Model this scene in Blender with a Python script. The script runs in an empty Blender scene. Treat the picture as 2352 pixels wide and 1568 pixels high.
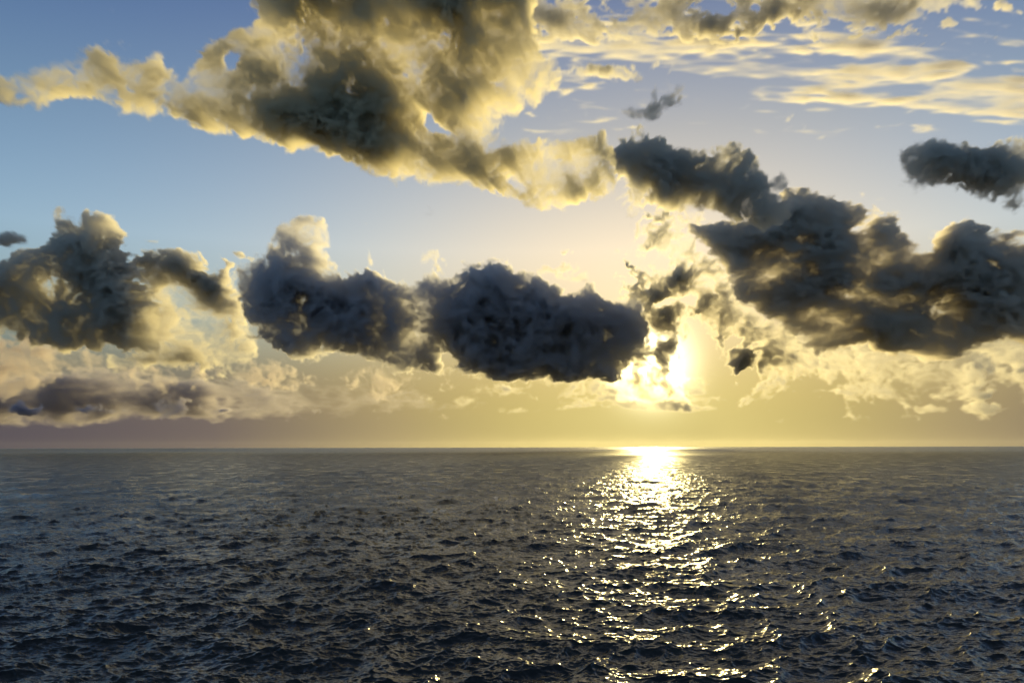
import bpy, numpy as np, math, time
from mathutils import Vector
T0 = time.time()
sc = bpy.context.scene
# ------------------------------------------------------------------ camera, sky, sun, exposure
EYE = 42.0
cam = bpy.data.cameras.new('camera'); cam_ob = bpy.data.objects.new('camera', cam)
sc.collection.objects.link(cam_ob); sc.camera = cam_ob
cam.sensor_width = 36.0; cam.lens = 28.0; cam.clip_start = 1.0; cam.clip_end = 400000.0
cam.shift_y = 0.1025
cam_ob.location = (0, 0, EYE)
cam_ob.rotation_euler = (math.radians(90), math.radians(0.13), 0)
SUN_AZ, SUN_EL = math.radians(10.05), math.radians(5.8)
sun_dir = Vector((math.sin(SUN_AZ)*math.cos(SUN_EL), math.cos(SUN_AZ)*math.cos(SUN_EL), math.sin(SUN_EL)))
L = bpy.data.lights.new('sun', 'SUN'); sun = bpy.data.objects.new('sun', L); sc.collection.objects.link(sun)
L.energy = 3.4; L.angle = math.radians(0.8); L.color = (1.0, 0.79, 0.31)
sun.rotation_euler = sun_dir.to_track_quat('Z', 'Y').to_euler()

def link(nt, a, b): nt.links.new(a, b)
def mth(nt, op, a, b=None, c=None, clamp=False):
    n = nt.nodes.new('ShaderNodeMath'); n.operation = op; n.use_clamp = clamp
    for i, v in enumerate((a, b, c)):
        if v is None: continue
        if isinstance(v, (int, float)): n.inputs[i].default_value = v
        else: nt.links.new(v, n.inputs[i])
    return n.outputs[0]
def vmt(nt, op, a, b=None, s=None):
    n = nt.nodes.new('ShaderNodeVectorMath'); n.operation = op
    for i, v in enumerate((a, b)):
        if v is None: continue
        if isinstance(v, (tuple, list, Vector)): n.inputs[i].default_value = tuple(v)
        else: nt.links.new(v, n.inputs[i])
    if s is not None:
        if isinstance(s, (int, float)): n.inputs['Scale'].default_value = s
        else: nt.links.new(s, n.inputs['Scale'])
    return n.outputs['Value'] if op in ('DOT_PRODUCT', 'LENGTH') else n.outputs['Vector']
def ramp(nt, fac, stops):
    n = nt.nodes.new('ShaderNodeValToRGB'); e = n.color_ramp.elements
    while len(e) > 1: e.remove(e[-1])
    for i, (p, c) in enumerate(stops):
        if i == 0: el = e[0]; el.position = p
        else: el = e.new(p)
        el.color = (*c, 1)
    nt.links.new(fac, n.inputs[0]); return n.outputs[0]

w = bpy.data.worlds.new('World'); sc.world = w; w.use_nodes = True
nt = w.node_tree; bg = nt.nodes['Background']
sky = nt.nodes.new('ShaderNodeTexSky'); sky.sky_type = 'NISHITA'; sky.sun_disc = False
sky.sun_elevation = SUN_EL; sky.sun_rotation = SUN_AZ; sky.altitude = 0
sky.air_density = 1.3; sky.dust_density = 1.5; sky.ozone_density = 2.5
tc = nt.nodes.new('ShaderNodeTexCoord')
dirv = vmt(nt, 'NORMALIZE', tc.outputs['Generated'])
sep = nt.nodes.new('ShaderNodeSeparateXYZ'); link(nt, dirv, sep.inputs[0])
# the bright sky round the sun rolls off instead of clipping: c / (1 + k*lum)
lum = nt.nodes.new('ShaderNodeRGBToBW'); link(nt, sky.outputs[0], lum.inputs[0])
roll = mth(nt, 'DIVIDE', 1.38, mth(nt, 'ADD', 1.0, mth(nt, 'MULTIPLY', lum.outputs[0], 0.32)))
base = vmt(nt, 'SCALE', sky.outputs[0], None, roll)
elev = sep.outputs['Z']
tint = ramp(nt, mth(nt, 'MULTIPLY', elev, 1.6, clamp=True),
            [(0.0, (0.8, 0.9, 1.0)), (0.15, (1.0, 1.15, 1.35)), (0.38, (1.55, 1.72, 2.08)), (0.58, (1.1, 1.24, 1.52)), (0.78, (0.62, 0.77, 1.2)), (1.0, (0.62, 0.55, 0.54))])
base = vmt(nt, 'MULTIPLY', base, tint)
cosang = mth(nt, 'MAXIMUM', vmt(nt, 'DOT_PRODUCT', dirv, sun_dir), 0.0)
# the murky air close to the horizon: yellow under the sun, lilac grey away from it
murk = ramp(nt, mth(nt, 'POWER', cosang, 9.0), [(0.0, (0.065, 0.06, 0.085)), (0.25, (0.13, 0.105, 0.10)), (0.6, (0.31, 0.24, 0.11)), (1.0, (0.50, 0.40, 0.09))])
murk = vmt(nt, 'SCALE', murk, None, 8.3)
mf = nt.nodes.new('ShaderNodeMapRange'); mf.interpolation_type = 'SMOOTHSTEP'; link(nt, elev, mf.inputs['Value'])
mf.inputs['From Min'].default_value = 0.02; mf.inputs['From Max'].default_value = 0.19; mf.inputs['To Min'].default_value = 0.95; mf.inputs['To Max'].default_value = 0.0
mx = nt.nodes.new('ShaderNodeMix'); mx.data_type = 'RGBA'; link(nt, mf.outputs[0], mx.inputs['Factor']); link(nt, base, mx.inputs[6]); link(nt, murk, mx.inputs[7])
base = mx.outputs[2]
glow = mth(nt, 'ADD', mth(nt, 'MULTIPLY', mth(nt, 'POWER', cosang, 1500.0), 26.0),
                      mth(nt, 'MULTIPLY', mth(nt, 'POWER', cosang, 110.0), 0.9))
gl = vmt(nt, 'ADD', vmt(nt, 'SCALE', (1.0, 0.93, 0.60), None, glow), vmt(nt, 'SCALE', (0.5, 0.48, 0.42), None, mth(nt, 'POWER', cosang, 14.0)))
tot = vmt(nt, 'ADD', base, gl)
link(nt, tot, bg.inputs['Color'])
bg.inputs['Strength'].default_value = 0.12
vs = sc.view_settings; vs.view_transform = 'Standard'; vs.look = 'None'; vs.exposure = 0.22; vs.gamma = 1.0; vs.use_curve_mapping = False
sc.render.film_transparent = False
cy = sc.cycles
cy.use_denoising = True; cy.denoiser = 'OPENIMAGEDENOISE'
cy.max_bounces = 6; cy.volume_bounces = 3; cy.transparent_max_bounces = 16
cy.volume_step_rate = 1.0; cy.volume_max_steps = 1024
cy.sample_clamp_indirect = 8.0
cy.seed = 3

# ------------------------------------------------------------------ sea
rng = np.random.default_rng(11)
def wave_tile(n, size, wind_dir, lmin, lmax, slope, spread, seed):
    """height, dx, dy of a periodic patch of sea of rms slope SLOPE with waves between LMIN and LMAX metres long"""
    r = np.random.default_rng(seed)
    k1 = np.fft.fftfreq(n, size/n)*2*np.pi
    kx, ky = np.meshgrid(k1, k1, indexing='ij'); k = np.hypot(kx, ky); k[0, 0] = 1e9
    th = np.arctan2(ky, kx)-wind_dir
    kp = 2*np.pi/lmax
    S = k**-4.0*np.exp(-1.0*(kp/k)**2)*np.exp(-(k*lmin/2/np.pi)**2)*(0.12+np.abs(np.cos(th))**spread)
    H = np.fft.fft2(r.standard_normal((n, n)))*np.sqrt(S)
    h = np.fft.ifft2(H).real
    dx = np.fft.ifft2(-1j*kx/k*H).real; dy = np.fft.ifft2(-1j*ky/k*H).real
    gx = np.fft.ifft2(1j*kx*H).real; gy = np.fft.ifft2(1j*ky*H).real
    s = slope/np.sqrt((gx**2+gy**2).mean())
    return h*s, dx*s, dy*s
def samp(tile, size, x, y):
    n = tile.shape[0]
    fx = (x/size*n) % n; fy = (y/size*n) % n
    ix = fx.astype(int); iy = fy.astype(int); ax = fx-ix; ay = fy-iy
    ix %= n; iy %= n; jx = (ix+1) % n; jy = (iy+1) % n
    return (tile[ix, iy]*(1-ax)+tile[jx, iy]*ax)*(1-ay)+(tile[ix, jy]*(1-ax)+tile[jx, jy]*ax)*ay
WIND = math.radians(-72)
tiles = [(wave_tile(512, 613.0, WIND, 5.0, 75.0, 0.12, 6, 1), 613.0, 0.25, 5.0),
         (wave_tile(512, 157.0, WIND+0.35, 1.6, 18.0, 0.26, 4, 2), 157.0, -0.2, 1.3),
         (wave_tile(512, 41.0, WIND-0.25, 0.45, 4.0, 0.29, 2.5, 3), 41.0, 0.12, 0.35)]
def sea():
    fine = np.linspace(math.radians(-37), math.radians(37), 1500)
    rest = np.linspace(math.radians(37), math.radians(323), 160)[1:-1]
    az = np.concatenate([fine, rest])
    px = np.linspace(330, 6.0, 780)                    # rows at even steps of the angle below the horizon
    r = EYE*796/px
    r = np.concatenate([[0.5, 8, 18, 28, 36, 41], r, np.geomspace(r[-1], 45000, 50)[1:]])
    gap = np.gradient(r)
    R, A = np.meshgrid(r, az, indexing='ij')
    X = R*np.sin(A); Y = R*np.cos(A); Z = np.zeros_like(X); DX = np.zeros_like(X); DY = np.zeros_like(X)
    G = np.repeat(gap[:, None], len(az), 1)
    dense = (np.arange(len(az)) < len(fine))[None, :]
    for (h, dx, dy), size, rot, dl in tiles:
        u = X*math.cos(rot)-Y*math.sin(rot); v = X*math.sin(rot)+Y*math.cos(rot)
        fade = np.clip(1.6-G/(dl*14), 0, 1)*np.where(dense, 1, np.clip(1.5-R/(dl*40), 0, 1))
        Z += samp(h, size, u, v)*fade
        du = samp(dx, size, u, v)*fade*1.25; dv = samp(dy, size, u, v)*fade*1.25
        DX += du*math.cos(rot)+dv*math.sin(rot); DY += -du*math.sin(rot)+dv*math.cos(rot)
    X -= DX; Y -= DY
    # a few taller crests that stand out of the chop
    for cx, cy_, hh, lx, ly, sk in ((78, 181, 1.3, 6, 1.8, .25), (70, 158, .8, 9, 1.5, -.3), (52, 262, .9, 7, 2.2, .2), (62, 246, .9, 6, 2.2, .3), (-38, 236, 1.0, 10, 2.5, -.15),
                                    (-95, 300, 1.0, 9, 3, .1), (10, 190, .8, 8, 2.2, -.2), (45, 139, .9, 5, 1.4, -.35), (-60, 165, .8, 7, 2, .2), (130, 330, 1.2, 9, 3, .1)):
        u = X-cx; v = Y-cy_-sk*u
        Z += hh*np.exp(-(u/lx)**2-np.abs(v/ly)**1.5)
    nr, na = X.shape
    me = bpy.data.meshes.new('sea')
    co = np.stack([X, Y, Z], -1).reshape(-1, 3).astype(np.float32)
    i = np.arange(nr-1)[:, None]*na; j = np.arange(na)[None, :]; jn = (j+1) % na
    f = np.stack([i+j, i+jn, i+na+jn, i+na+j], -1).reshape(-1, 4)[:, ::-1]
    me.vertices.add(len(co)); me.vertices.foreach_set('co', co.ravel())
    me.loops.add(f.size); me.loops.foreach_set('vertex_index', f.astype(np.int32).ravel())
    me.polygons.add(len(f)); me.polygons.foreach_set('loop_start', np.arange(0, f.size, 4, dtype=np.int32))
    me.polygons.foreach_set('use_smooth', np.ones(len(f), bool))
    me.update()
    ob = bpy.data.objects.new('sea', me); sc.collection.objects.link(ob); ob['kind'] = 'structure'
    ob['label'] = 'dark choppy open sea with golden sun glitter'
    m = bpy.data.materials.new('sea_water'); m.use_nodes = True; me.materials.append(m)
    t = m.node_tree; bs = t.nodes['Principled BSDF']
    bs.inputs['Base Color'].default_value = (0.014, 0.014, 0.015, 1)
    bs.inputs['Roughness'].default_value = 0.12; bs.inputs['IOR'].default_value = 1.7
    geo = t.nodes.new('ShaderNodeNewGeometry'); P = geo.outputs['Position']
    def height(p):
        tot = None
        for sc_, amp, det, st in ((0.07, 0.55, 2.0, (1.0, 2.0, 1.0)), (0.35, 0.16, 2.0, (1.0, 1.9, 1.0)), (2.2, 0.022, 2.0, (1.0, 1.6, 1.0))):
            q = vmt(t, 'MULTIPLY', p, st)
            n = t.nodes.new('ShaderNodeTexNoise'); n.noise_dimensions = '3D'; n.inputs['Scale'].default_value = sc_
            n.inputs['Detail'].default_value = det; n.inputs['Roughness'].default_value = 0.55
            t.links.new(q, n.inputs['Vector'])
            a = mth(t, 'MULTIPLY', n.outputs['Fac'], amp*2)
            tot = a if tot is None else mth(t, 'ADD', tot, a)
        return tot
    e = 0.05
    flat = vmt(t, 'MULTIPLY', P, (1, 1, 0))
    h0 = height(flat); hx = height(vmt(t, 'ADD', flat, (e, 0, 0))); hy = height(vmt(t, 'ADD', flat, (0, e, 0)))
    # where the mesh can no longer carry the middle-sized waves the relief takes them over
    dist = vmt(t, 'LENGTH', P)
    k = t.nodes.new('ShaderNodeMapRange'); t.links.new(dist, k.inputs['Value'])
    k.inputs['From Min'].default_value = 80; k.inputs['From Max'].default_value = 700
    k.inputs['To Min'].default_value = 1.15; k.inputs['To Max'].default_value = 1.7
    # gusts: patches and streaks of rougher and calmer water
    gn = t.nodes.new('ShaderNodeTexNoise'); gn.inputs['Scale'].default_value = 0.03; gn.inputs['Detail'].default_value = 9; gn.inputs['Roughness'].default_value = 0.72
    t.links.new(vmt(t, 'MULTIPLY', flat, (1.0, 0.45, 1)), gn.inputs['Vector'])
    gm = t.nodes.new('ShaderNodeMapRange'); t.links.new(gn.outputs['Fac'], gm.inputs['Value'])
    gm.inputs['From Min'].default_value = 0.35; gm.inputs['From Max'].default_value = 0.65; gm.inputs['To Min'].default_value = 0.25; gm.inputs['To Max'].default_value = 2.0
    kk = mth(t, 'MULTIPLY', k.outputs[0], gm.outputs[0])
    sx = mth(t, 'MULTIPLY', mth(t, 'DIVIDE', mth(t, 'SUBTRACT', h0, hx), e), kk)
    sy = mth(t, 'MULTIPLY', mth(t, 'DIVIDE', mth(t, 'SUBTRACT', h0, hy), e), kk)
    cb = t.nodes.new('ShaderNodeCombineXYZ'); t.links.new(sx, cb.inputs[0]); t.links.new(sy, cb.inputs[1])
    nrm = vmt(t, 'NORMALIZE', vmt(t, 'ADD', geo.outputs['Normal'], cb.outputs[0]))
    t.links.new(nrm, bs.inputs['Normal'])
    # waves too small or too far to resolve widen the reflection
    ro = t.nodes.new('ShaderNodeMapRange'); t.links.new(mth(t, 'LOGARITHM', dist, 10.0), ro.inputs['Value'])
    ro.inputs['From Min'].default_value = 1.85; ro.inputs['From Max'].default_value = 3.6
    ro.inputs['To Min'].default_value = 0.10; ro.inputs['To Max'].default_value = 0.38
    t.links.new(mth(t, 'MULTIPLY', ro.outputs[0], mth(t, 'POWER', gm.outputs[0], 0.5)), bs.inputs['Roughness'])
sea()
print('sea', time.time()-T0)

# ------------------------------------------------------------------ clouds
# Shapes are traced as directions seen from the beach, (x, y) on a 2352-wide sheet whose horizon is at 1025, then
# carried out to the cloud's own distance, where they fill a block of air with water droplets of uneven density.
FX, CX0, HOR = 1829.0, 1176.0, 1025.0
Q = 2                                                   # sheet units per canvas cell
def blur(a, r):
    r = int(max(1, round(r/Q)))
    for _ in range(2):
        for ax in (0, 1):
            p = np.pad(a, [(r+1, r) if i == ax else (0, 0) for i in (0, 1)], mode='edge').cumsum(ax)
            n = a.shape[ax]
            a = (np.take(p, range(2*r+1, 2*r+1+n), ax)-np.take(p, range(0, n), ax))/(2*r+1)
    return a
def bnoise(shape, wl, r, dtype=np.float32):
    """smooth lattice noise of zero mean, unit spread; WL: cells per wave on each axis"""
    n = [max(2, int(math.ceil(s/l))) for s, l in zip(shape, wl)]
    lat = r.standard_normal([k+4 for k in n]).astype(dtype)
    for ax, (s, l) in enumerate(zip(shape, wl)):
        c = np.arange(s)/l; i = c.astype(int); f = (c-i).astype(dtype)
        wts = [(1-f)**3/6, (3*f**3-6*f**2+4)/6, (-3*f**3+3*f**2+3*f+1)/6, f**3/6]
        sh = [1]*len(shape); sh[ax] = s
        lat = sum(np.take(lat, i+q, ax)*wq.reshape(sh) for q, wq in enumerate(wts))
    return lat/lat.std()
class Sheet:
    """what a cloud covers (0..1) and how thick it is, over a window of directions"""
    def __init__(self, x0, x1, y0, y1, tau=3.0):
        self.x0, self.x1, self.y0, self.y1 = x0, x1, y0, y1
        self.nx = int((x1-x0)/Q)+1; self.ny = int((y1-y0)/Q)+1
        self.X = (x0+np.arange(self.nx)*Q)[:, None].astype(float); self.Y = (y0+np.arange(self.ny)*Q)[None, :].astype(float)
        self.C = np.zeros((self.nx, self.ny)); self.T = np.full((self.nx, self.ny), math.log(tau))
    def _ell(self, x, y, rx, ry, rot=0):
        c, s = math.cos(math.radians(rot)), math.sin(math.radians(rot))
        u = (self.X-x)*c+(self.Y-y)*s; v = -(self.X-x)*s+(self.Y-y)*c
        return (u/rx)**2+(v/ry)**2
    def poly(self, pts, soft=12, k=1.5):
        m = np.zeros((self.nx, self.ny), bool)
        X = np.broadcast_to(self.X, m.shape); Y = np.broadcast_to(self.Y, m.shape)
        for (xa, ya), (xb, yb) in zip(pts, pts[1:]+pts[:1]):
            if ya == yb: continue
            m ^= ((ya > Y) != (yb > Y)) & (X < (xb-xa)*(Y-ya)/(yb-ya)+xa)
        self.C = np.maximum(self.C, blur(m.astype(float), soft*k)); return self
    def blob(self, x, y, rx, ry, rot=0, c=1.0):
        self.C = np.maximum(self.C, c*np.clip(1.25-0.75*np.sqrt(self._ell(x, y, rx, ry, rot)), 0, 1)); return self
    def hole(self, x, y, rx, ry, rot=0, c=1.0):
        self.C *= 1-c*np.exp(-self._ell(x, y, rx, ry, rot)**1.5); return self
    def tau(self, x, y, rx, ry, f, rot=0):
        self.T += math.log(f)*np.exp(-self._ell(x, y, rx, ry, rot)); return self
    def detail(self, seed, amp, warp, tv, lump, stretch, rot=0):
        r = np.random.default_rng(seed+900); sh = self.C.shape
        def f(wl, n, gain, bill=False):
            tot = 0; a = 1.0; ss = 0
            for k in range(n):
                l = wl*0.5**k/Q
                if l < 1.3: break
                b = bnoise(sh, (l*stretch, l), r)
                if bill: b = 1.3*(0.8-np.abs(b))
                tot = tot+a*b; ss += a*a; a *= gain
            return tot/math.sqrt(ss)
        n1 = f(lump, 7, 0.86, True)+0.35*f(lump*1.8, 3, .7)
        C = self.C+amp*n1
        T = self.T+tv*f(lump*1.4, 7, 0.80)+0.3*n1
        wx = f(90, 6, 0.62)*warp/Q; wy = f(90, 6, 0.62)*warp*(0.8/stretch**.5)/Q
        ix = np.arange(sh[0])[:, None]+wx; iy = np.arange(sh[1])[None, :]+wy
        ix = np.clip(ix, 0, sh[0]-1.001); iy = np.clip(iy, 0, sh[1]-1.001)
        a = ix.astype(int); b = iy.astype(int); fa = ix-a; fb = iy-b
        g = lambda M: (M[a, b]*(1-fa)+M[a+1, b]*fa)*(1-fb)+(M[a, b+1]*(1-fa)+M[a+1, b+1]*fa)*fb
        self.C, self.T = g(C), g(T)
        for ax, lo, hi in ((0, self.x0 > -70, self.x1 < 2420), (1, self.y0 > -70, True)):
            q = np.arange(sh[ax]); e = np.ones(sh[ax])
            if lo: e = e*np.clip((q-4)*Q/22, 0, 1)
            if hi: e = e*np.clip((sh[ax]-5-q)*Q/22, 0, 1)
            self.C = self.C*(e[:, None] if ax == 0 else e[None, :])
def cloud(name, label, sh, dist, depth, unit, ny, group=None, g=0.42, amp=0.22, warp=14, seed=1, col=(1, .97, .91), edge=(0.34, 0.86),
          tvar=0.15, tv=0.6, stretch=1.0, lump=64, absorb=None):
    """one cloud: sheet SH carried out to DIST metres, DEPTH metres thick; UNIT sheet units per voxel; NY voxels deep"""
    r = np.random.default_rng(seed)
    sh.detail(seed, amp, warp, tv, lump, stretch)
    s = dist/FX
    X0, X1 = (sh.x0-CX0)*s, (sh.x1-CX0)*s; Z0, Z1 = (HOR-sh.y1)*s+EYE, (HOR-sh.y0)*s+EYE
    far = (dist+depth/2)/dist; near = (dist-depth/2)/dist
    X0, X1 = (X0*far if X0 < 0 else X0*near), (X1*far if X1 > 0 else X1*near); Z0 *= near; Z1 *= far
    vox = unit*s
    nx, nz = int((X1-X0)/vox)+1, int((Z1-Z0)/vox)+1
    Y0, Y1 = dist-depth/2, dist+depth/2
    shape = (nx, ny, nz)
    x = np.linspace(X0, X1, nx, dtype=np.float32)[:, None, None]; y = np.linspace(Y0, Y1, ny, dtype=np.float32)[None, :, None]
    z = np.linspace(Z0, Z1, nz, dtype=np.float32)[None, None, :]
    dv = depth/(ny-1)/vox                               # how many voxels across one voxel is deep
    def fbm(wl, n, gain, bill=False, st=1.0):
        tot = 0; a = 1.0; ss = 0
        for k in range(n):
            l = wl*0.5**k/unit
            if l < 1.6: break
            b = bnoise(shape, (l*st, max(4.5*l/dv, 1.0), l), r)
            if bill: b = 0.8-np.abs(b)*1.0
            tot = tot+a*b; ss += a*a; a *= gain
        return tot/math.sqrt(ss)
    wx = fbm(120, 2, 0.5)*2.5; wy = fbm(120, 2, 0.5)*2.5
    u = (x*(dist/y)/s+CX0+wx-sh.x0)/Q; v = (HOR-(z-EYE)*(dist/y)/s+wy-sh.y0)/Q
    del wx, wy
    ok = (u > 0) & (u < sh.nx-1.001) & (v > 0) & (v < sh.ny-1.001)
    u = np.clip(u, 0, sh.nx-1.001); v = np.clip(v, 0, sh.ny-1.001)
    iu = u.astype(np.int32); iv = v.astype(np.int32); fu = u-iu; fv = v-iv; del u, v
    def look(a):
        a = a.astype(np.float32).ravel(); n = sh.ny; b = iu*n+iv
        return (a[b]*(1-fu)+a[b+n]*fu)*(1-fv)+(a[b+1]*(1-fu)+a[b+n+1]*fu)*fv
    C = look(sh.C); T = look(sh.T); del iu, iv, fu, fv
    prof = np.abs((y-dist)/(depth/2))
    n1 = fbm(lump, 5, 0.8, True, stretch)
    d = C+0.09*n1-0.75*np.clip(prof, 0, 1)**2.5
    lo, hi = edge
    d = np.clip((d-lo)/(hi-lo), 0, 1); d = d*d*(3-2*d)
    d *= np.exp(T+tvar*fbm(160, 4, 0.6, False, stretch)+0.15*n1)*ok
    d[:, 0] = 0; d[:, -1] = 0; d[0] = 0; d[-1] = 0; d[:, :, 0] = 0; d[:, :, -1] = 0
    d *= 1.0/(depth*0.55)                                # T is the optical depth straight through
    d[d < 2e-5] = 0
    # the density values ride on a point mesh that is never rendered; the volume cube reads them back voxel by voxel
    me = bpy.data.meshes.new(name+'_density'); me.vertices.add(d.size)
    a = me.attributes.new('dens', 'FLOAT', 'POINT'); a.data.foreach_set('value', np.ascontiguousarray(d*1000, np.float32).ravel())   # per km: sparse voxels survive the grid's clipping
    src = bpy.data.objects.new(name+'_density', me)
    ng = bpy.data.node_groups.new(name, 'GeometryNodeTree')
    ng.interface.new_socket('Geometry', in_out='INPUT', socket_type='NodeSocketGeometry')
    ng.interface.new_socket('Geometry', in_out='OUTPUT', socket_type='NodeSocketGeometry')
    N = ng.nodes; K = ng.links.new
    go = N.new('NodeGroupOutput'); vc = N.new('GeometryNodeVolumeCube'); oi = N.new('GeometryNodeObjectInfo'); oi.inputs['Object'].default_value = src
    mn, mx = (X0, Y0, Z0), (X1, Y1, Z1)
    vc.inputs['Min'].default_value = mn; vc.inputs['Max'].default_value = mx
    for ax, q in zip('XYZ', shape): vc.inputs['Resolution '+ax].default_value = q
    pos = N.new('GeometryNodeInputPosition'); mr = N.new('ShaderNodeMapRange'); mr.data_type = 'FLOAT_VECTOR'
    K(pos.outputs[0], mr.inputs['Vector'])
    mr.inputs[7].default_value = mn; mr.inputs[8].default_value = mx; mr.inputs[9].default_value = (0.5, 0.5, 0.5)
    mr.inputs[10].default_value = (nx-.5, ny-.5, nz-.5)
    fl = N.new('ShaderNodeVectorMath'); fl.operation = 'FLOOR'; K(mr.outputs['Vector'], fl.inputs[0])
    sp = N.new('ShaderNodeSeparateXYZ'); K(fl.outputs[0], sp.inputs[0])
    def im(op, a_, b_):
        n = N.new('FunctionNodeIntegerMath'); n.operation = op
        for i, v_ in enumerate((a_, b_)):
            if isinstance(v_, int): n.inputs[i].default_value = v_
            else: K(v_, n.inputs[i])
        return n.outputs[0]
    idx = im('ADD', im('MULTIPLY', im('ADD', im('MULTIPLY', sp.outputs[0], ny), sp.outputs[1]), nz), sp.outputs[2])
    si = N.new('GeometryNodeSampleIndex'); si.data_type = 'FLOAT'; si.clamp = True
    na = N.new('GeometryNodeInputNamedAttribute'); na.data_type = 'FLOAT'; na.inputs[0].default_value = 'dens'
    K(oi.outputs['Geometry'], si.inputs[0]); K(na.outputs[0], si.inputs['Value']); K(idx, si.inputs['Index'])
    K(si.outputs[0], vc.inputs['Density'])
    m = bpy.data.materials.new(name+'_droplets'); m.use_nodes = True; q = m.node_tree; q.nodes.clear()
    o = q.nodes.new('ShaderNodeOutputMaterial'); pv = q.nodes.new('ShaderNodeVolumePrincipled'); pv.inputs['Density Attribute'].default_value = ''
    pv.inputs['Anisotropy'].default_value = g; pv.inputs['Color'].default_value = (*col, 1)
    at = q.nodes.new('ShaderNodeAttribute'); at.attribute_name = 'density'
    q.links.new(mth(q, 'MULTIPLY', at.outputs['Fac'], 0.001), pv.inputs['Density'])
    if absorb:
        ab = q.nodes.new('ShaderNodeVolumeAbsorption'); ab.inputs['Color'].default_value = (*absorb[0], 1)
        q.links.new(mth(q, 'MULTIPLY', at.outputs['Fac'], absorb[1]), ab.inputs['Density'])
        ad = q.nodes.new('ShaderNodeAddShader'); q.links.new(pv.outputs[0], ad.inputs[0]); q.links.new(ab.outputs[0], ad.inputs[1])
        q.links.new(ad.outputs[0], o.inputs['Volume'])
    else:
        q.links.new(pv.outputs[0], o.inputs['Volume'])
    sm = N.new('GeometryNodeSetMaterial'); sm.inputs['Material'].default_value = m
    K(vc.outputs[0], sm.inputs[0]); K(sm.outputs[0], go.inputs[0])
    vd = bpy.data.volumes.new(name); vd.materials.append(m)
    ob = bpy.data.objects.new(name, vd); sc.collection.objects.link(ob)
    md = ob.modifiers.new('fill', 'NODES'); md.node_group = ng
    ob['label'] = label; ob['category'] = 'cloud'
    if group: ob['group'] = group
    print(name, shape, round(time.time()-T0, 1), 'max', float(d.max()), flush=True)

# the tall golden-brown cloud at the top
s = Sheet(-80, 1440, -120, 540, 2.6)
s.poly([(-60,205),(30,170),(75,150),(150,138),(200,120),(250,116),(290,128),(330,150),(345,110),(372,104),(385,150),(400,182),(430,180),(450,170),
        (455,112),(480,78),(530,58),(568,60),(575,30),(570,0),(570,-110),(1230,-110),(1235,60),(1225,130),(1262,155),(1290,190),(1275,218),
        (1230,245),(1190,272),(1150,290),(1110,298),(1170,318),(1230,330),(1290,318),(1380,310),(1430,360),(1440,440),(1400,480),(1290,485),(1220,478),
        (1160,465),(1110,432),(1030,428),(960,412),(900,408),(850,390),(790,375),(720,362),(650,345),(615,315),(590,292),(560,296),(520,306),
        (480,310),(430,285),(390,258),(340,262),(290,258),(260,232),(200,222),(150,226),(80,232),(-60,228)], 12)
s.hole(515,155,26,34).hole(1010,298,45,14,10)
s.tau(150,180,170,60,.45).tau(350,200,90,70,.5).tau(500,200,110,110,.55).tau(540,100,80,60,.5).tau(670,90,55,75,.6).tau(930,150,60,110,.22).tau(1160,60,60,80,.4)
s.tau(1240,200,60,50,.5).tau(1000,380,130,40,.5).tau(1280,400,110,60,.4)
s.tau(790,250,120,95,7).tau(700,295,125,52,3).tau(860,340,90,40,2).tau(870,0,180,55,6).tau(1050,140,60,135,4.5).tau(1110,245,60,55,2.4).tau(880,345,90,42,2.2).tau(640,0,60,35,1.8)
s.tau(1190,430,60,28,2.2).tau(1110,345,40,20,1.6).tau(310,225,50,25,1.5).tau(600,190,40,50,1.4)
cloud('cumulus_cloud', 'tall golden-brown cloud with dark heart at the top of the sky', s, 4200, 800, 2.6, 36, seed=5, amp=.17, warp=12, col=(1, .95, .80))

# dark cloud right of centre, in front of the golden strand
s = Sheet(1300, 1900, 230, 580, 6)
s.poly([(1345,312),(1380,335),(1430,325),(1445,320),(1432,285),(1460,272),(1485,300),(1520,316),(1580,316),(1610,332),(1650,322),(1690,316),(1722,345),
        (1750,370),(1762,400),(1780,440),(1800,460),(1830,500),(1790,530),(1700,515),(1600,488),(1500,478),(1430,462),(1440,420),(1400,370)], 12)
s.blob(1790,420,22,28).tau(1460,400,70,60,.35).tau(1520,470,120,30,.35).tau(1650,400,90,60,2).tau(1790,420,30,40,.4).tau(1460,290,25,30,.4)
cloud('cumulus_cloud', 'charcoal cloud joined to the golden streak right of the tall cloud', s, 5500, 800, 2.6, 30, seed=8, amp=.18, warp=9)

# right mass
s = Sheet(1540, 2440, 400, 880, 5)
s.poly([(1571,506),(1620,505),(1700,508),(1780,475),(1800,445),(1830,440),(1860,436),(1900,452),(1960,482),(2020,476),(2050,500),(2085,545),(2110,585),(2140,590),
        (2150,555),(2170,520),(2205,508),(2240,510),(2290,532),(2320,555),(2352,545),(2430,540),(2430,800),(2352,790),(2296,775),(2230,800),(2176,824),(2080,812),(1996,803),
        (1930,800),(1866,815),(1830,790),(1796,761),(1726,716),(1700,700),(1676,651),(1691,610),(1640,570),(1601,541)], 14)
s.tau(1916,535,65,42,3).tau(1735,560,85,28,3).tau(2049,555,42,42,2.5).tau(1751,671,75,24,2.6).tau(2247,680,80,50,3.2).tau(2010,648,190,20,2.8).tau(2040,775,60,22,1.6).tau(2200,560,50,30,2)
s.tau(1895,762,52,30,.4).tau(1833,605,50,24,.65).tau(1955,595,60,20,.65).tau(2165,655,40,14,.6).tau(2144,780,60,24,.4).tau(1980,705,110,24,.5).tau(2320,724,50,30,.5).tau(1792,629,40,16,.35).tau(2105,590,30,26,.5).tau(1860,455,60,14,.5)
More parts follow.
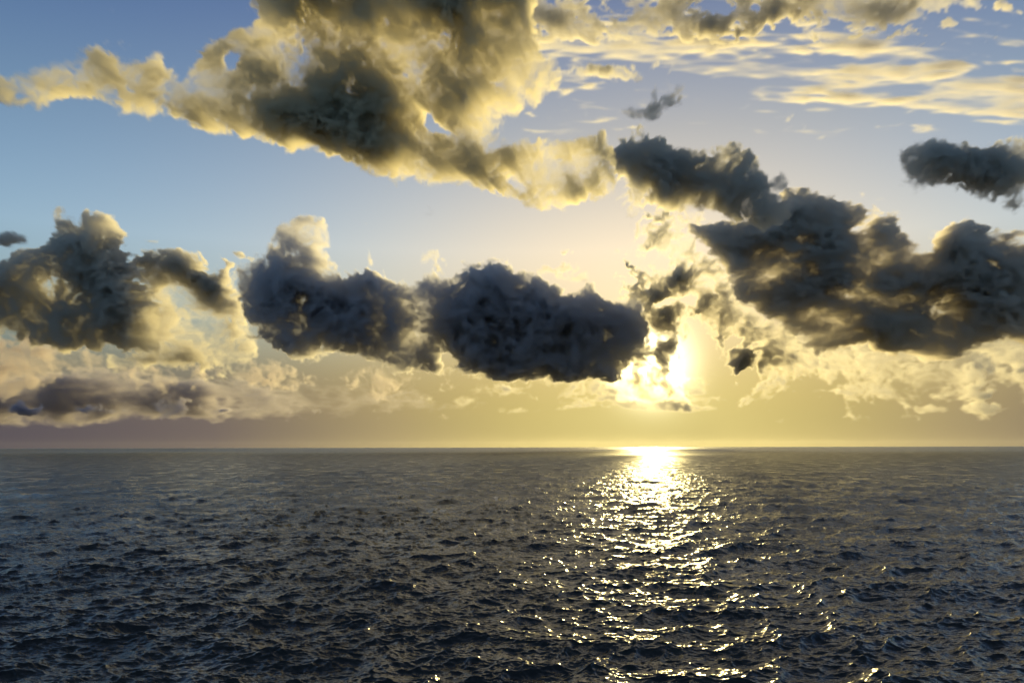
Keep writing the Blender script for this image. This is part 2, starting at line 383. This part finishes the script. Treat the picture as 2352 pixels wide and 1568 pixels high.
cloud('cumulus_cloud', 'broad charcoal cloud mass filling the right side above the horizon', s, 7500, 1300, 2.6, 40, seed=12, stretch=1.7, col=(1, .945, .88), amp=.17, warp=11)

# scraps round the sun
s = Sheet(1380, 2100, 460, 920, 1.0)
s.poly([(1445,600),(1450,545),(1500,505),(1560,500),(1600,560),(1680,640),(1700,700),(1760,720),(1800,770),(1740,800),(1660,790),(1600,740),(1560,750),(1500,770),(1440,740)], 22).poly([(1640,790),(1760,700),(1850,800),(1960,800),(2060,850),(1900,860),(1780,860),(1700,800)], 16)
s.blob(1700,822,48,28,20).blob(1746,846,14,22).blob(1520,795,20,50,10).blob(1425,840,44,24).blob(1555,765,30,14)
s.tau(1497,562,34,24,4,-30).tau(1585,655,28,28,4).tau(1660,728,55,20,3.5,-10).tau(1520,795,24,46,3.5).tau(1700,825,45,25,3.5).tau(1746,846,16,20,3).tau(1420,838,46,25,4)
s.tau(1510,690,30,22,4).tau(1640,690,40,16,4,-30).tau(1790,690,70,20,3).tau(1560,640,20,12,3).tau(1850,770,60,25,3,15).tau(1700,650,45,18,3.5).tau(1480,745,40,16,5).hole(1575,700,30,12).blob(1500,835,110,60,c=.62).tau(1500,835,90,70,.9).hole(1520,700,26,14)
cloud('cumulus_cloud', 'torn yellow-rimmed cloud scraps round the sun', s, 8700, 500, 2.3, 24, seed=21, tv=.9, amp=.28, warp=9)

# veil of cloud added across and below the sun to dim its sea glitter
s = Sheet(1330, 1680, 770, 950, 3.8)
s.poly([(1400,830),(1460,800),(1540,800),(1600,840),(1610,890),(1570,925),(1500,935),(1430,925),(1395,880)], 26)
cloud('added_cloud_veil', 'added veil of cloud across and below the sun, dimming the sea glitter', s, 9400, 300, 2.6, 8, seed=25, amp=.2, warp=10, tv=.35, edge=(.2,1.0), g=.7)

# centre bank
s = Sheet(520, 1520, 470, 900, 11)
s.poly([(560,622),(600,592),(622,580),(628,532),(650,507),(690,495),(735,502),(755,528),(750,560),(750,600),(747,640),(765,640),(790,632),(830,625),(900,640),
        (960,655),(1000,630),(1030,642),(1060,625),(1110,620),(1150,625),(1190,630),(1210,600),(1240,635),(1290,680),(1310,690),(1330,655),(1362,645),(1390,690),
        (1430,690),(1450,660),(1475,690),(1470,720),(1485,760),(1470,800),(1440,830),(1400,860),(1330,866),(1250,866),(1180,870),(1080,858),(1000,842),(900,850),
        (850,825),(790,802),(700,812),(650,790),(600,750),(572,690),(555,650)], 12)
s.hole(1035,825,24,26,20,.8)
s.tau(720,535,50,40,.22).tau(690,560,70,40,.6).tau(740,630,24,34,.2).tau(1210,612,24,20,.3).tau(1020,640,24,18,.3).tau(580,640,30,30,.4).tau(1440,800,60,60,.35).tau(1350,670,40,30,.5).tau(1290,840,80,24,.4).tau(1000,700,24,40,.45).tau(860,660,60,20,.6).tau(1180,650,50,20,.6).tau(1100,760,30,50,.7).tau(1455,690,30,40,.4)
cloud('cumulus_cloud', 'long blue-black cloud bank with a small tower left of the sun', s, 8200, 1300, 2.6, 36, seed=31, tv=.75, edge=(.28, .9), amp=.17, warp=9, col=(.97, .96, 1))

# left bank
s = Sheet(-90, 400, 440, 840, 8)
s.poly([(-80,600),(0,612),(40,600),(45,568),(80,550),(110,527),(105,492),(130,485),(160,492),(195,490),(215,476),(240,490),(280,486),(296,510),(290,538),(255,548),
        (270,562),(300,600),(318,640),(332,690),(358,720),(372,760),(330,788),(240,795),(180,802),(120,796),(60,772),(-80,760)], 12)
s.tau(235,520,75,28,.15).tau(130,570,70,40,.4).tau(210,560,40,30,.4).tau(150,640,60,15,.5).tau(50,690,25,15,.5)
cloud('cumulus_cloud', 'dark towering cloud with a pale lit cap at the left edge', s, 8800, 1300, 2.6, 36, seed=41, amp=.17, warp=11)
s = Sheet(220, 620, 550, 900, 1.2)
s.poly([(318,625),(345,592),(370,580),(440,580),(455,592),(472,612),(490,592),(512,586),(540,612),(528,660),(545,710),(570,760),(600,800),(580,850),(480,840),(400,850),(330,855),(250,840),
        (280,790),(370,760),(345,690)], 14)
s.tau(435,625,62,36,9,20).tau(498,690,40,85,10,-20).tau(520,760,30,30,3).tau(330,820,45,25,3).tau(430,815,50,18,2.5).tau(570,790,40,40,3)
cloud('cumulus_cloud', 'ragged pale gold cloud with a dark slanting core between two dark banks', s, 9500, 800, 2.6, 26, seed=43, tv=1.0, amp=.28, warp=11)

# small dark cloud at the right edge
s = Sheet(2000, 2440, 280, 540, 2.6)
s.poly([(2035,445),(2060,425),(2080,400),(2082,352),(2110,327),(2150,332),(2170,348),(2220,352),(2260,342),(2300,332),(2352,330),(2430,330),(2430,480),(2352,470),(2300,460),(2240,442),(2180,432),(2150,440),(2110,460),(2060,468)], 14)
s.tau(2320,400,80,40,2.2).tau(2200,390,50,30,1.4).tau(2070,440,50,30,.5)
cloud('cumulus_cloud', 'small slate-grey cloud against blue sky at the right edge', s, 5200, 500, 2.6, 24, seed=51, amp=.18, warp=9)

# far low clouds
s = Sheet(-120, 1120, 740, 985, .3)
s.poly([(-110,790),(60,790),(160,800),(300,830),(420,850),(560,850),(700,840),(860,862),(960,860),(940,885),(860,890),(740,880),(640,880),(560,872),(460,870),(370,880),(280,890),(270,862),(170,850),(140,885),(60,892),(-110,890)], 14)
s.tau(60,850,90,35,1.4).tau(500,800,60,30,1.2)
cloud('cumulus_cloud', 'torn beige cloud patches low down under the left cloud bank', s, 16000, 1200, 3, 20, seed=61, amp=.3, warp=9, stretch=1.2, tv=.8, lump=50, edge=(.3,.8), col=(.92,.84,.80))
s = Sheet(-120, 1250, 800, 1012, 3.6)
s.poly([(-110,880),(120,870),(280,862),(420,868),(600,872),(800,885),(950,900),(1150,915),(1150,935),(950,945),(700,950),(500,955),(300,958),(-110,960)], 26)
s.tau(1050,930,260,120,.12).tau(760,930,200,90,.5)
cloud('stratocumulus_cloud', 'flat lilac-grey cloud bank far off above the left horizon', s, 24000, 2000, 3, 16, seed=63, amp=.10, warp=5, tv=.15, stretch=2.6, col=(.74, .71, .78))
for n, (hx_, hy_, ha, hb, lab) in enumerate((
        (45, 940, 58, 15, 'flat far-off cloud heap at the very left edge of the horizon'),
        (195, 937, 46, 13, 'small grey far-off cloud heap, second from the left edge'),
        (290, 942, 50, 10, 'low faint far-off cloud heap just left of the tallest one'),
        (400, 930, 44, 24, 'tallest of the far-off grey cloud heaps above the left horizon'),
        (520, 945, 56, 11, 'far-off cloud heap just right of the tallest one'),
        (690, 942, 50, 11, 'rightmost of the far-off cloud heaps at left'))):
    s = Sheet(int(hx_-ha*2), int(hx_+ha*2), int(hy_-hb*3), int(hy_+hb*2.5), .9)
    s.blob(hx_, hy_, ha, hb)
    cloud('cloud_heap', lab, s, 19000, 500, 2.3, 8, group='far cloud heaps above the left horizon', seed=100+n, amp=.26, warp=6, lump=24, col=(.80, .76, .84))
s = Sheet(880, 1760, 830, 965, .6)
s.poly([(920,880),(1100,875),(1400,872),(1640,880),(1640,900),(1560,925),(1400,912),(1250,905),(1100,900),(950,890)], 14)
s.blob(1050,918,45,22).blob(980,915,40,16).blob(1180,935,60,8).blob(1320,938,60,7).blob(1580,905,60,14,-10).blob(1440,885,60,12).blob(1500,925,170,20).tau(1500,920,150,30,.6)  # wide blob under the sun is added to shade the far sea
cloud('cumulus_cloud', 'thin shining cloud scraps just above the horizon beneath the sun', s, 20000, 1500, 3, 16, seed=65, amp=.3, warp=7, stretch=1.8)
s = Sheet(1700, 2450, 740, 990, .5)
s.poly([(1760,780),(1900,790),(2100,800),(2300,780),(2440,780),(2440,945),(2250,925),(2150,900),(2050,895),(1900,880),(1800,850)], 20)
s.blob(2270,935,70,12).blob(2140,935,40,7).blob(1900,900,60,6)
cloud('cumulus_cloud', 'pale yellow cloud flecks low down under the right cloud mass', s, 17000, 1500, 3, 18, seed=67, amp=.32, warp=9, stretch=1.4, lump=40, tv=.7, edge=(.3,.85))
s = Sheet(2120, 2440, 760, 900, 2.5)
s.blob(2268,835,34,22,30).blob(2240,815,20,12).blob(2340,860,30,10).blob(2200,790,30,10)
cloud('cumulus_cloud', 'small brown cloud puff below the right cloud mass', s, 9000, 400, 2.6, 14, seed=69, amp=.18, warp=8)
# high sheets upper right
s = Sheet(1180, 2460, -80, 330, 1.0)
s.poly([(1200,92),(1400,88),(1600,82),(1760,92),(1870,110),(1890,140),(1800,156),(1600,152),(1450,136),(1300,118),(1200,115)], 9, 1)
s.poly([(1520,146),(1700,156),(1900,156),(2050,146),(2200,144),(2240,165),(2150,190),(1950,194),(1800,184),(1650,180)], 9, 1)
s.poly([(1720,214),(1850,195),(1980,188),(2100,190),(2250,182),(2440,192),(2440,288),(2300,276),(2180,266),(2050,248),(1900,240),(1780,232)], 9, 1)
s.blob(2340,293,70,9,5)
s.poly([(1820,80),(1900,85),(2000,105),(2100,125),(2220,150),(2100,150),(1950,130),(1850,110)], 20, 1)
s.tau(1500,130,200,14,.6).tau(1900,150,160,10,.5).tau(2050,215,200,6,.5,6)
cloud('cirrus_cloud', 'long white streaks of high cloud across the upper right', s, 11000, 700, 2.6, 14, seed=71, amp=.36, warp=5, stretch=7, lump=18, tv=.7, edge=(.2,1.0), col=(1,.98,1))
s = Sheet(1180, 2460, -120, 130, 1.3)
s.poly([(1190,-110),(2200,-110),(2130,-20),(2110,40),(2080,62),(2000,50),(1900,60),(1750,80),(1500,85),(1300,92),(1190,95)], 20)
s.blob(2140,10,40,20).blob(2230,12,40,14).blob(2310,15,24,10).blob(2180,55,18,10)
s.tau(1760,20,110,30,3).tau(1540,10,60,30,2).tau(1400,50,120,30,1.4).tau(1950,30,120,40,.6)
cloud('altocumulus_cloud', 'dappled layer of grey and white cloudlets along the top right', s, 10000, 500, 2.6, 14, seed=73, amp=.4, warp=7, stretch=1.5, edge=(.38,.7))
# loose scraps
s = Sheet(1260, 1600, 120, 320, .7)
s.blob(1370,170,60,20).blob(1430,170,40,10).blob(1470,245,35,12).blob(1520,228,26,14).blob(1500,215,10,18)
cloud('cloud_scrap', 'faint grey cloud wisps between the tall cloud and the white streaks', s, 4600, 250, 2.6, 10, seed=75, amp=.34, warp=9)
s = Sheet(940, 1380, 540, 660, .6)
s.blob(1010,585,26,14,40).blob(1090,595,60,10).blob(1150,590,30,8).blob(1280,610,50,10).blob(1330,630,30,12).blob(1030,605,14,18)
cloud('cloud_scrap', 'shredded wisps floating just over the centre cloud bank', s, 8000, 250, 2.6, 10, seed=77, amp=.45, warp=10)
s = Sheet(1800, 2020, 280, 340, .45)
s.blob(1905,310,34,8,-12)
cloud('cloud_scrap', 'lone small grey wisp in the blue gap right of centre', s, 6000, 200, 2.6, 8, seed=79, amp=.2, warp=5)
s = Sheet(-100, 120, 500, 620, .9)
s.blob(10,550,60,18)
cloud('cloud_scrap', 'blue-grey wisp at the left edge beside the lit cloud cap', s, 7000, 300, 2.6, 8, seed=81, amp=.18, warp=8)

# murky sea air under the clouds
me = bpy.data.meshes.new('haze')
a = (-46000, -46000, -6.0); b = (46000, 46000, 300.0)
co = [(x, y, z) for x in (a[0], b[0]) for y in (a[1], b[1]) for z in (a[2], b[2])]
me.from_pydata(co, [], [(0,1,3,2),(4,6,7,5),(0,4,5,1),(2,3,7,6),(0,2,6,4),(1,5,7,3)])
ob = bpy.data.objects.new('haze', me); sc.collection.objects.link(ob); ob['kind'] = 'stuff'; ob['label'] = 'pale sea haze lit by the low sun'
m = bpy.data.materials.new('haze_air'); m.use_nodes = True; q = m.node_tree; q.nodes.clear()
o = q.nodes.new('ShaderNodeOutputMaterial'); pv = q.nodes.new('ShaderNodeVolumePrincipled')
pv.inputs['Color'].default_value = (.95, .93, .9, 1); pv.inputs['Density'].default_value = 0.15e-5; pv.inputs['Anisotropy'].default_value = 0.72
q.links.new(pv.outputs[0], o.inputs['Volume']); me.materials.append(m)
print('done', time.time()-T0)
